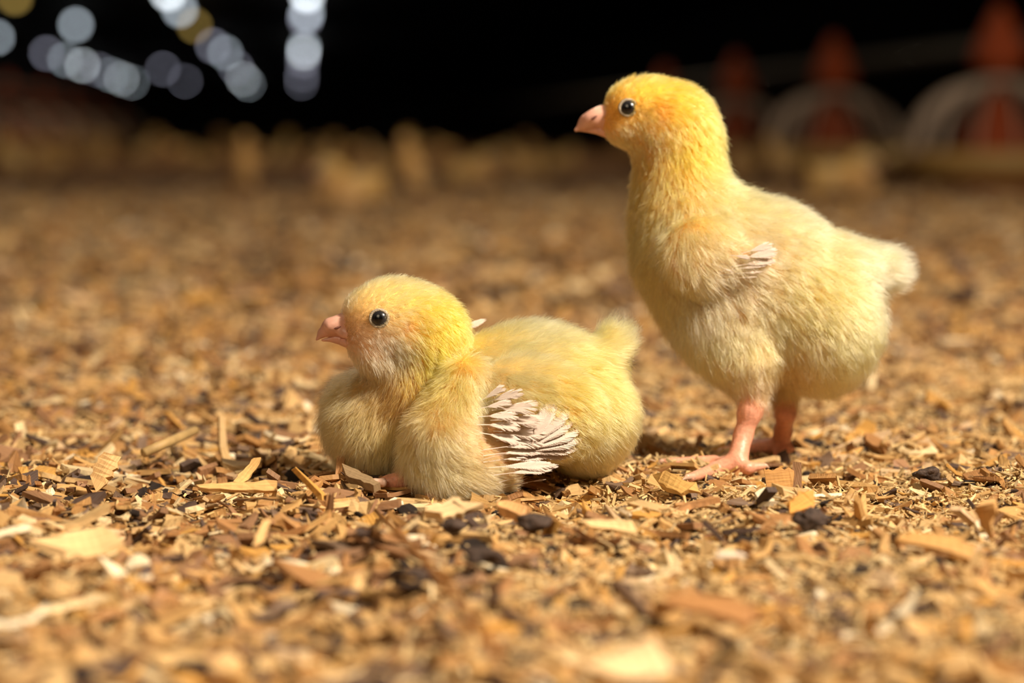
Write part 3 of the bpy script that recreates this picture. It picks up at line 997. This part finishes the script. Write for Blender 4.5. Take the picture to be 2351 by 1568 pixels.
def build_standing():
    sh = standing_shape()
    V, F = sh.mesh(0.0010)
    origin = np.array(ray_z(1735, 1062, 0.0))
    uv = local_uv(sh, V)
    col = colour_field(STA_COL, uv)
    body = mesh_np('chick', V - origin, F, M_SKIN, None, True, {'down_color': ('FLOAT_COLOR', col * 0.9)})
    body.location = origin
    tag(body, 'tall yellow chick standing on pink legs behind the sitting chick', 'chick', 'chicks')
    make_down('down', sh, V, F, origin, body, STA_COL, STA_FLOW, STA_LEN, 120000, 10000, 0.6)
    bvh = BVHTree.FromPolygons(V.tolist(), F.tolist())
    we = (nearest_depth(bvh, 1443, 248, sh) - sh.d0) * sh.S
    make_eye(sh, 1443, 248, we + 5, 19, -1, body, origin)
    make_eye(sh, 1443, 248, -we - 5, 19, 1, body, origin)
    ub, ubv = build_beak(sh, [((1388, 270, 0), (1346, 283, 0), 29, 17, 14), ((1346, 283, 0), (1323, 298, 0), 16, 5, 8),
                    ((1380, 280, 0), (1406, 292, -20), 13, 7, 8), (1362, 265, -16, 15, 9, 8, 24)], body, origin, 'upper_beak')
    build_beak(sh, [((1400, 304, 0), (1360, 296, 0), 15, 9, 8), ((1360, 296, 0), (1332, 300, 0), 9, 3, 6)], body, origin, 'lower_beak', 'darker pink lower half of the beak')
    nostril(sh, ubv, 1364, 270, 30, origin, ub)
    # legs: near one planted at (1690,1075), far one at (1792,1040)
    gz = lambda px, py: (float((np.array(ray_z(px, py, 0.002)) - CAM) @ F_) - sh.d0) * sh.S
    wn, wf = gz(1690, 1076), gz(1790, 1038)
    near = leg_mesh(sh, [((1728, 880, -64), (1722, 945, -70), 30, 27), ((1722, 945, -70), (1706, 1000, wn + 30), 26, 20), ((1706, 1000, wn + 30), (1692, 1058, wn), 20, 24)],
                    [[((1692, 1062, wn), (1640, 1078, wn - 10), 24, 16), ((1640, 1078, wn - 10), (1586, 1096, gz(1586, 1104)), 15, 10)],
                     [((1690, 1060, wn), (1640, 1068, wn + 40), 20, 16), ((1640, 1060, wn + 45), (1530, 1062, gz(1530, 1068)), 15, 10)],
                     [((1690, 1066, wn), (1716, 1074, wn - 20), 20, 14), ((1716, 1074, wn - 20), (1752, 1070, wn - 10), 13, 8)]], 'leg', body, origin)
    far = leg_mesh(sh, [((1802, 890, 74), (1803, 950, 70), 26, 23), ((1803, 950, 70), (1798, 990, wf - 10), 22, 20), ((1798, 990, wf - 10), (1792, 1022, wf), 20, 22)],
                   [[((1792, 1022, wf), (1740, 1026, wf + 6), 21, 15), ((1740, 1026, wf + 6), (1660, 1036, gz(1660, 1040)), 14, 10)],
                    [((1792, 1022, wf), (1760, 1020, wf + 50), 18, 14), ((1760, 1020, wf + 50), (1700, 1012, gz(1700, 1014)), 13, 9)],
                    [((1792, 1022, wf), (1790, 1044, wf - 40), 20, 15)],
                    [((1794, 1020, wf), (1815, 1030, wf - 10), 16, 9)]], 'leg', body, origin)

    def claw(leg, a, b, r=8):
        s = Shape(sh.d0)
        m = tuple((np.array(a) + np.array(b)) / 2 + np.array([0, -3, 0]))
        s.cone(a, m, r, r * 0.7, k=6); s.cone(m, b, r * 0.7, 2, k=6)
        Vc, Fc = s.mesh(0.0004)
        mesh_np('claw', Vc - origin, Fc, M_CLAW, leg)
    claw(near, (1590, 1094, gz(1586, 1104)), (1566, 1102, gz(1566, 1108)))
    claw(near, (1532, 1062, gz(1530, 1068)), (1506, 1064, gz(1506, 1068)))
    claw(near, (1748, 1070, wn - 10), (1766, 1074, wn - 10), 6)
    claw(far, (1664, 1036, gz(1660, 1040)), (1644, 1038, gz(1644, 1041)))
    # small wing feathers
    cx = lambda x: 1420 + x / 3.016
    cy = lambda y: 440 + y / 3.016
    fe = [(690, 610, 960, 590, 16, 0.6, 20), (690, 580, 1000, 555, 18, 0.6, 22), (700, 555, 1030, 510, 30, 0.5, 24), (780, 520, 1070, 480, 70, 0.4, 26),
          (820, 470, 1075, 420, 90, 0.35, 28), (850, 430, 1050, 375, 70, 0.35, 28), (640, 500, 800, 560, 14, 0.6, 26), (760, 440, 900, 455, 40, 0.4, 26)]
    for (x0, y0, x1, y1, wd, ql, off) in fe:
        b = (cx(x0), cy(y0)); t = (cx(x1), cy(y1))
        d1 = nearest_depth(bvh, *b, sh); d2 = nearest_depth(bvh, *t, sh)
        pb = unproj(*b, d1 - off * 0.4 / sh.S); pt = unproj(*t, min(d2, d1 + 0.002) - off * 0.8 / sh.S)
        make_feather(pb, pt, wd / 3.016 / sh.S, -F_ + 0.3 * U_, body, origin, quill=ql)
    return sh, body


SIT_SH, SIT = build_sitting()
STA_SH, STA = build_standing()


# ================================================================== far chicks (coarse copies of both poses)
def far_proto(sh, origin, colspec, beak, eye, legs):
    V, F = sh.mesh(0.0024)
    V[:, 2] = np.maximum(V[:, 2], 0.0)
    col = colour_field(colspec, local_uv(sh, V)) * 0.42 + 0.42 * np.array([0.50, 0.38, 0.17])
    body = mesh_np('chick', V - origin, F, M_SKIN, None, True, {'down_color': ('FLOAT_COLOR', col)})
    v, f = tube([sh.P(*beak[0]) - origin, sh.P(*beak[1]) - origin, sh.P(*beak[2]) - origin], [30 / sh.S, 18 / sh.S, 4 / sh.S], 8)
    mesh_np('beak', v, f, M_BEAK, body)
    for side in (-1, 1):
        Vs, Fs = uv_sphere(17 / sh.S, 10, 8)
        c = sh.P(eye[0], eye[1], side * 74) - origin
        mesh_np('eye', Vs + c, Fs, M_EYE, body, True, {'eye_color': ('FLOAT_COLOR', np.tile(srgb(6, 6, 6), (len(Vs), 1)))})
    for lg in legs:
        v, f = tube([sh.P(*p) - origin for p in lg], [26 / sh.S, 20 / sh.S, 18 / sh.S, 9 / sh.S], 8)
        mesh_np('leg', v, f, M_LEG, body)
    return body


so = np.array(ray_z(1110, 1105, 0.0)); to = np.array(ray_z(1735, 1062, 0.0))
P_SIT = far_proto(SIT_SH, so, SIT_COL, [(800, 765, 0), (755, 772, 0), (727, 783, 0)], (872, 731), [])
P_STA = far_proto(STA_SH, to, STA_COL, [(1388, 278, 0), (1346, 288, 0), (1320, 301, 0)], (1443, 248),
                  [[(1728, 880, -64), (1722, 945, -70), (1695, 1062, -40), (1600, 1085, -60)], [(1802, 880, 74), (1803, 945, 80), (1790, 1040, 100), (1700, 1045, 110)]])
FAR = [  # pixel of the base, pose, turn (deg), label
    (110, 398, 's', 20, 'tan blurred chick lying at far left below the orange feeders'),
    (228, 408, 't', 150, 'dim greyish blurred chick standing right of the far-left tan chick'),
    (335, 392, 't', 200, 'dull blurred chick standing between the far-left chicks and the brighter lying one'),
    (455, 390, 's', -15, 'bright yellow blurred chick lying under the middle slanting lamp row'),
    (556, 466, 't', 110, 'greyish blurred chick standing up closest to the lens in the left group'),
    (650, 402, 't', 250, 'round golden blurred chick with its front to the lens, below the straight lamp row'),
    (806, 476, 's', 5, 'pale yellow blurred chick lying above the sitting chick head'),
    (950, 478, 't', 75, 'bright blurred chick standing right of the pale lying chick'),
    (820, 372, 's', 170, 'dark olive blurred chick lying far behind the pale lying chick'),
    (955, 375, 't', 30, 'faint blurred chick standing far behind the bright standing chick'),
    (1080, 430, 's', 200, 'olive brown blurred chick lying right of the bright standing chick'),
    (1150, 378, 's', 190, 'dim yellow blurred chick lying far off, left of the standing chick beak'),
    (1792, 421, 't', 20, 'blurred chick left of the second pan feeder'),
    (1932, 458, 's', 160, 'blurred chick lying in front of the second pan feeder'),
    (2060, 421, 't', 200, 'blurred chick standing between the two right pan feeders'),
    (590, 372, 's', 40, 'small brown blurred chick lying far off left of the golden one'),
    (175, 374, 't', 190, 'tiny dim chick standing behind the far-left tan chick'),
    (400, 368, 's', 15, 'tiny dim chick lying behind the bright lying chick of the left group'),
    (520, 378, 't', 60, 'small dim chick standing just right of the bright lying chick of the left group'),
    (715, 374, 's', 120, 'small shaded chick lying just right of the round golden chick'),
    (745, 400, 't', 170, 'small brown chick standing between the golden chick and the pale lying chick'),
    (880, 402, 's', 30, 'small brown chick lying between the pale lying chick and the bright standing one'),
    (1015, 368, 's', 10, 'tiny dim chick lying far off above the olive brown chick'),
    (1225, 374, 't', 20, 'tiny dim chick standing far off close to the standing chick beak'),
    (1290, 398, 's', 200, 'small dim chick lying just below the standing chick beak'),
    (1200, 408, 's', 340, 'small olive chick lying midway between the olive brown chick and the standing chick'),
    (1712, 404, 's', 20, 'small dim chick lying behind the standing chick nape'),
    (30, 420, 't', 330, 'shaded blurred chick at the left edge below the orange feeders')]
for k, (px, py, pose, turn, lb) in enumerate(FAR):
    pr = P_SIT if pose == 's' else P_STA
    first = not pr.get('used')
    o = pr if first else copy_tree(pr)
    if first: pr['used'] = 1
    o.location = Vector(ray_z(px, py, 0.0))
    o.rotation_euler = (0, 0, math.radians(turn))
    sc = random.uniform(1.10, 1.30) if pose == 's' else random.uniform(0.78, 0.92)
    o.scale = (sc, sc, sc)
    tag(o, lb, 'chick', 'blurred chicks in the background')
for o in (P_SIT, P_STA) + tuple(x for x in bpy.data.objects if x.get('used')):
    if 'used' in o: del o['used']

# ================================================================== litter
CHIP_PAL = np.array([0.96, 1.04, 1.18]) * np.array([srgb(*c) for c in [(208, 164, 104), (194, 146, 84), (180, 128, 70), (222, 188, 134), (166, 114, 64), (204, 146, 68), (148, 104, 66), (118, 90, 66), (206, 166, 118), (240, 214, 170), (84, 62, 48)]])
CHIP_W = np.array([.16, .15, .14, .08, .11, .06, .09, .08, .04, .02, .07])


def chips(n, x, y, z, L, W, T, yaw, tilt, roll, col, stations=4):
    """every chip a tapered, slightly bent splinter"""
    s = np.linspace(-1, 1, stations)
    taper = rng.uniform(0.35, 1.0, (n, 2))
    if stations == 4:
        wp = np.stack([taper[:, 0], rng.uniform(0.85, 1.1, n), rng.uniform(0.85, 1.1, n), taper[:, 1]], 1)
    elif stations > 4:
        q_ = np.linspace(0, 1, stations)
        wp = np.clip(np.minimum(1.0, taper[:, :1] + 4 * q_) * np.minimum(1.0, taper[:, 1:] + 4 * (1 - q_)) * rng.uniform(0.78, 1.12, (n, stations)), 0.2, 1.2)
    else:
        wp = taper
    bl_ = 0.035 if stations > 4 else 0.10
    bend = rng.normal(0, bl_, n); curl = rng.normal(0, bl_, n); skew = rng.normal(0, 0.5, (n, 2)); tw = rng.normal(0, 0.25, n)
    loc = np.empty((n, stations, 4, 3))
    for i, si in enumerate(s):
        for j, (a, b) in enumerate(((-1, -1), (1, -1), (1, 1), (-1, 1))):
            end = skew[:, 0] if i == 0 else (skew[:, 1] if i == stations - 1 else 0)
            xx = si * L / 2 + end * a * W * 0.5
            yy = a * W / 2 * wp[:, i] + bend * L * si * si + rng.normal(0, 0.06, n) * W
            zz = b * T / 2 + curl * L * si * si + tw * si * a * W * 0.5
            loc[:, i, j] = np.stack([xx, yy, zz], -1)
    cyw, syw = np.cos(yaw), np.sin(yaw)
    ct, st = np.cos(tilt), np.sin(tilt)
    cr, sr = np.cos(roll), np.sin(roll)
    lx, ly, lz = loc[..., 0], loc[..., 1], loc[..., 2]
    e = lambda q: q[:, None, None]
    ly2, lz2 = ly * e(cr) - lz * e(sr), ly * e(sr) + lz * e(cr)
    lx2, lz3 = lx * e(ct) - lz2 * e(st), lx * e(st) + lz2 * e(ct)
    X = lx2 * e(cyw) - ly2 * e(syw) + e(x)
    Y = lx2 * e(syw) + ly2 * e(cyw) + e(y)
    Z = lz3 + e(z)
    V = np.stack([X, Y, Z], -1)
    rnd = rng.uniform(0, 100, n)
    co = np.stack([lx, ly, np.broadcast_to(e(rnd), lx.shape) + lz * 300], -1)
    cl = np.broadcast_to(col[:, None, None, :], V.shape)
    f = [[0, 3, 2, 1]]
    for i in range(stations - 1):
        for j in range(4):
            j2 = (j + 1) % 4
            f.append([i * 4 + j, i * 4 + j2, (i + 1) * 4 + j2, (i + 1) * 4 + j])
    b = (stations - 1) * 4
    f.append([b, b + 1, b + 2, b + 3])
    return V.reshape(n, -1, 3), np.array(f), co.reshape(n, -1, 3), cl.reshape(n, -1, 3)


def pick_cols(n, bias=None):
    i = rng.choice(len(CHIP_PAL), n, p=CHIP_W)
    return np.clip(CHIP_PAL[i] * rng.uniform(0.82, 1.12, (n, 1)), 0, 0.95)


def scatter(n, d0, d1, margin=1.15):
    """points on the litter inside the view wedge, uniform per ground area"""
    y = np.sqrt(rng.uniform(d0 ** 2, d1 ** 2, n))
    x = y * rng.uniform(-1, 1, n) * 0.257 * margin
    return x, y


def all_mesh(name, V, f, co, cl, parent, **kw):
    n, m = V.shape[:2]
    F = (f[None] + (np.arange(n) * m)[:, None, None]).reshape(-1, 4)
    return mesh_np(name, V.reshape(-1, 3), F, M_CHIP, parent, False,
                   {'chip_color': ('FLOAT_COLOR', cl.reshape(-1, 3)), 'chip_co': ('FLOAT_VECTOR', co.reshape(-1, 3))})


# big and middle chips near the chicks
n1 = 27000
x, y = scatter(n1, 0.32, 1.15)
kind = rng.random(n1)
spl = kind < 0.55                     # long splinters, the rest are flakes
L = np.where(spl, np.clip(rng.lognormal(math.log(0.0100), 0.47, n1), 0.003, 0.028), np.clip(rng.lognormal(math.log(0.0070), 0.40, n1), 0.0025, 0.017))
W = np.where(spl, np.clip(L * rng.uniform(0.08, 0.26, n1), 0.0008, 0.0032), np.clip(L * rng.uniform(0.35, 0.85, n1), 0.001, 0.0068))
T = np.clip(W * np.where(spl, rng.uniform(0.3, 0.8, n1), rng.uniform(0.12, 0.4, n1)), 0.0004, 0.0017)
layer = rng.random(n1)
z = ground_h(x, y) + 0.0006 + layer * 0.0044
tilt = rng.normal(0, 0.17, n1) * np.where(rng.random(n1) < 0.14, 2.8, 1)
px, py, dep = proj(np.stack([x, y, z], 1))
tilt = np.clip(tilt, -0.9, 0.9) * np.where((px > 730) & (px < 1010) & (py > 1020) & (py < 1160), 0.25, 1.0)   # flat where the chick has settled
V1, f1, co1, cl1 = chips(n1, x, y, z, L, W, T, rng.uniform(0, 2 * math.pi, n1), tilt, rng.normal(0, 0.35, n1), pick_cols(n1))
# the 300 that show largest become parts of the floor, the rest is one mass
px, py, dep = proj(np.stack([x, y, z], 1))
show = L * W * (FPX / dep) ** 2 * (px > 5) * (px < 2346) * (py < 1560) * (layer > 0.62)
blk = ((px > 720) & (px < 1480) & (py < 1120) & (dep > 0.56)) | ((px > 1480) & (px < 2080) & (dep > 0.62) & (py < 1000))
show = np.where(blk, 0, show)
top = np.argsort(-show)[:300]
rest = np.ones(n1, bool); rest[top] = False
all_mesh('wood_shavings', V1[rest], f1, co1[rest], cl1[rest], FLOOR)
bpy.data.objects['wood_shavings']['kind'] = 'stuff'
for i in top:
    c = np.array([x[i], y[i], z[i]])
    o = mesh_np('wood_chip', V1[i] - c, f1, M_CHIP, FLOOR, False, {'chip_color': ('FLOAT_COLOR', cl1[i]), 'chip_co': ('FLOAT_VECTOR', co1[i])})
    o.location = c
# sawdust: fine bits, thicker on the right
n2 = 150000
x, y = scatter(n2, 0.38, 0.86)
pxx, pyy, dp = proj(np.stack([x, y, np.zeros(n2)], 1))
patch = 0.25 * np.sin(47 * x + 21 * y) * np.sin(33 * y - 18 * x + 1.3)
keep = rng.random(n2) < np.clip(0.30 + patch + 0.55 * np.clip((pxx - 1100) / 450, -0.42, 1), 0.08, 0.95)
x, y = x[keep], y[keep]; n2 = len(x)
L = np.clip(rng.lognormal(math.log(0.0021), 0.50, n2), 0.0006, 0.0060)
W = np.clip(L * rng.uniform(0.10, 0.40, n2), 0.00025, 0.0010)
T = W * rng.uniform(0.3, 0.8, n2)
z = ground_h(x, y) + 0.0010 + rng.random(n2) * 0.0046
V2, f2, co2, cl2 = chips(n2, x, y, z, L, W, T, rng.uniform(0, 6.28, n2), rng.normal(0, 0.35, n2), rng.normal(0, 0.5, n2), np.clip(pick_cols(n2) * 0.5 + 0.5 * srgb(244, 212, 150) * rng.uniform(0.7, 1.15, (n2, 1)), 0, 0.95), 2)
tag(all_mesh('sawdust', V2, f2, co2, cl2, FLOOR), kind='stuff')
# farther litter
n3 = 42000
x, y = scatter(n3, 1.1, 3.6)
L = np.clip(rng.lognormal(math.log(0.010), 0.45, n3), 0.004, 0.03)
W = L * rng.uniform(0.25, 0.6, n3)
T = W * rng.uniform(0.2, 0.5, n3)
z = -0.0035 + rng.random(n3) * 0.005
pc = pick_cols(n3) * np.where(rng.random(n3) < 0.18, 0.35, 1.0)[:, None]
V3, f3, co3, cl3 = chips(n3, x, y, z, L, W, T, rng.uniform(0, 6.28, n3), rng.normal(0, 0.3, n3), rng.normal(0, 0.4, n3), pc, 2)
tag(all_mesh('distant_shavings', V3, f3, co3, cl3, FLOOR), kind='stuff')


# droppings: dark crumbly clumps
def blob(seed, sub=2):
    import bmesh
    r = np.random.default_rng(seed)
    bm = bmesh.new()
    bmesh.ops.create_icosphere(bm, subdivisions=sub, radius=1.0)
    V = np.array([v.co[:] for v in bm.verts]); F = [[v.index for v in f.verts] for f in bm.faces]
    bm.free()
    k = r.normal(size=(9, 3)) * 3.0; ph = r.uniform(0, 6, 9)
    d = 1 + 0.16 * np.sin(V @ k.T + ph).sum(1) / 1.5
    return V * d[:, None] * np.array([1.0, r.uniform(0.5, 0.8), r.uniform(0.4, 0.6)]), F


DUNG = []
for k in range(8):
    v, f = blob(100 + k)
    me = bpy.data.meshes.new('dropping')
    me.from_pydata(v.tolist(), [], f)
    for p in me.polygons: p.use_smooth = True
    me.materials.append(M_DUNG)
    DUNG.append(me)
nd = 1350
x, y = scatter(nd, 0.36, 1.15, 1.05)
# they gather in patches
g = np.sin(23 * x + 5 * y + 1) * np.sin(-9 * x + 31 * y + 2) + rng.normal(0, 0.5, nd)
o_ = np.argsort(-g)[:800]
x, y = x[o_], y[o_]
sz = np.clip(rng.lognormal(math.log(0.0019), 0.45, len(x)), 0.0008, 0.0042)
_, pyy, dp = proj(np.stack([x, y, np.zeros(len(x))], 1))
big = set(np.argsort(-sz / dp)[:280].tolist())
dv, df_ = [], []
cnt0 = 0
for i in range(len(x)):
    s = float(sz[i])
    loc = (x[i], y[i], float(ground_h(x[i], y[i])) + 0.0044)
    rot = (rng.normal(0, 0.3), rng.normal(0, 0.3), rng.uniform(0, 6.28))
    if i in big:
        o = bpy.data.objects.new('dropping', DUNG[i % 8])
        o.scale = (s, s, s); o.location = loc; o.rotation_euler = rot
        link(o, FLOOR)
    else:
        v, f = blob(300 + i, 1)
        rz = rot[2]; c_, s_ = math.cos(rz), math.sin(rz)
        v = v * s
        v = np.stack([v[:, 0] * c_ - v[:, 1] * s_, v[:, 0] * s_ + v[:, 1] * c_, v[:, 2]], 1) + np.array(loc)
        dv.append(v); df_ += [[a + cnt0 for a in q] for q in f]; cnt0 += len(v)
tag(mesh_np('small_droppings', np.concatenate(dv), df_, M_DUNG, FLOOR), kind='stuff')


# ---- single pieces that stand out in the litter
def hero(name, label, px, py, Lp, Wp, Tp, yaw, tilt, roll, colr, z=0.0045, cat='wood chip', group='larger wood chips lying on the litter', stations=8):
    P = ray_z(px, py, z)
    k = float((P - CAM) @ F_) / FPX
    one = lambda q: np.array([float(q)])
    Vh, fh, coh, clh = chips(1, one(0), one(0), one(0), one(Lp * k), one(Wp * k), one(Tp * k), one(math.radians(yaw)), one(math.radians(tilt)), one(math.radians(roll)), np.array([srgb(*colr)]), stations)
    o = mesh_np(name, Vh[0], fh, M_CHIP, None, False, {'chip_color': ('FLOAT_COLOR', clh[0]), 'chip_co': ('FLOAT_VECTOR', coh[0])})
    o.location = P
    return tag(o, label, cat, group)


hero('wood_chip', 'knobbly grey tan wood chip under the toe of the sitting chick', 830, 1102, 105, 25, 20, -38, -13, 25, (150, 124, 90), 0.0055)
hero('wood_chip', 'split pale wood chip standing up at the left of the litter', 240, 1078, 78, 44, 14, 35, 55, 50, (226, 180, 120), 0.007)
hero('wood_chip', 'broad pale blurred flake lying at lower left', 195, 1252, 140, 90, 12, 18, 8, 38, (236, 196, 138), 0.006)
hero('wood_chip', 'rounded pale chip just below the sitting chick breast', 1035, 1172, 84, 50, 20, 20, 14, 35, (222, 190, 140), 0.006)
hero('wood_chip', 'brick shaped tan chip below the sitting chick wing tip', 1178, 1172, 84, 34, 24, -32, -10, 25, (220, 166, 108), 0.005)
hero('wood_chip', 'slim chip leaning upward left of the sitting chick', 570, 1084, 76, 22, 10, 40, 42, 40, (224, 176, 108), 0.006)
hero('wood_chip', 'long straight splinter lying flat left of the sitting chick', 545, 1118, 180, 26, 10, 2, 0, 40, (226, 178, 112), 0.0055)
hero('wood_chip', 'square brown flake standing below the standing chick feet', 1790, 1102, 64, 58, 9, -4, 6, 62, (200, 146, 82), 0.005)
hero('wood_chip', 'chunky orange chip right of the square brown flake', 1838, 1160, 62, 44, 26, 30, 20, 40, (216, 152, 70), 0.005)
hero('wood_chip', 'long pale pointed flake below the gap between both chicks', 1400, 1208, 130, 36, 10, -8, -4, 30, (240, 204, 146), 0.0055)
hero('wood_chip', 'tall grooved chip standing at the right edge', 2264, 1185, 96, 42, 16, 78, -50, 20, (216, 168, 106), 0.007)
hero('wood_chip', 'long tan blurred flake at lower right', 2150, 1246, 170, 50, 14, -22, -8, 30, (206, 156, 92), 0.006)
hero('wood_chip', 'slim upright chip left of the pile of dark droppings at lower left', 602, 1222, 70, 22, 10, 70, 45, 30, (222, 180, 118), 0.006)
hero('wood_chip', 'whitish splinter cut by the left edge', 22, 1222, 100, 20, 10, 22, 12, 35, (250, 226, 188), 0.006)
hero('wood_chip', 'pale blurred flake near the bottom edge', 1446, 1524, 180, 80, 16, 12, 6, 40, (238, 202, 150), 0.006)
hero('wood_chip', 'dark edged flat splinter right of the sitting chick', 1550, 1112, 120, 40, 10, -50, -12, 38, (206, 160, 90), 0.005)
hero('wood_chip', 'curled brown flake lying above the blurred bottom right corner', 1640, 1392, 220, 70, 14, -14, -8, 25, (176, 124, 72), 0.006)

P = [ray_z(*q) for q in ((330, 1040, 0.006), (385, 1016, 0.008), (448, 988, 0.009))]
v, f = tube(P, 0.0015, 10)
M_HAY = simple_mat('dull_straw', srgb(176, 144, 92), rough=0.6, noise=0.2, scale=200, bump=0.2)
o = mesh_np('straw', v - P[0], f, M_HAY)
o.location = Vector(P[0])
tag(o, 'hollow yellow brown straw lying in the shade left of the sitting chick', 'straw')
q = [(862, 1172, 0.006), (905, 1215, 0.010), (960, 1270, 0.012), (1010, 1330, 0.012), (1060, 1390, 0.011), (1110, 1460, 0.009), (1150, 1530, 0.006)]
P = [ray_z(*a) for a in q]
v, f = tube(P, [0.0006, 0.0008, 0.0009, 0.001, 0.001, 0.0009, 0.0007], 8)
o = mesh_np('curved_stem', v - P[0], f, M_STRAW)
o.location = Vector(P[0])
tag(o, 'thin brown curved stem arching through the blurred front litter', 'stem')
v, f = blob(41, 2)
P0 = ray_z(1675, 1277, 0.0062)
o = mesh_np('pale_pellet', v * np.array([0.0040, 0.0018, 0.0020]), f, M_PALE)
o.location = Vector(P0)
tag(o, 'smooth whitish oval pellet lying at lower right', 'pellet')
for (px, py, sz, lb, seed) in [(783, 612, 0.0085, 'dark blurred clump on the litter above the sitting chick head', 51),
                         (1040, 1206, 0.0036, 'black crumbly dropping under the rounded pale chip', 52),
                         (1222, 1200, 0.0040, 'black knobbly dropping right of the brick shaped chip', 53),
                         (2128, 1088, 0.0036, 'dark dropping standing up at the right side', 54),
                         (1860, 1190, 0.0040, 'long dark dropping below the chunky orange chip', 55),
                         (945, 1325, 0.0052, 'long blurred dark dropping beside the curved stem', 56),
                         (1110, 1275, 0.0042, 'brown black blurred dropping below the sitting chick', 57)]:
    P0 = ray_z(px, py, 0.005)
    v, f = blob(seed, 3)
    o = mesh_np('dropping', v * sz, f, M_DUNG)
    o.location = Vector(P0)
    tag(o, lb, 'dropping', 'larger dark droppings')
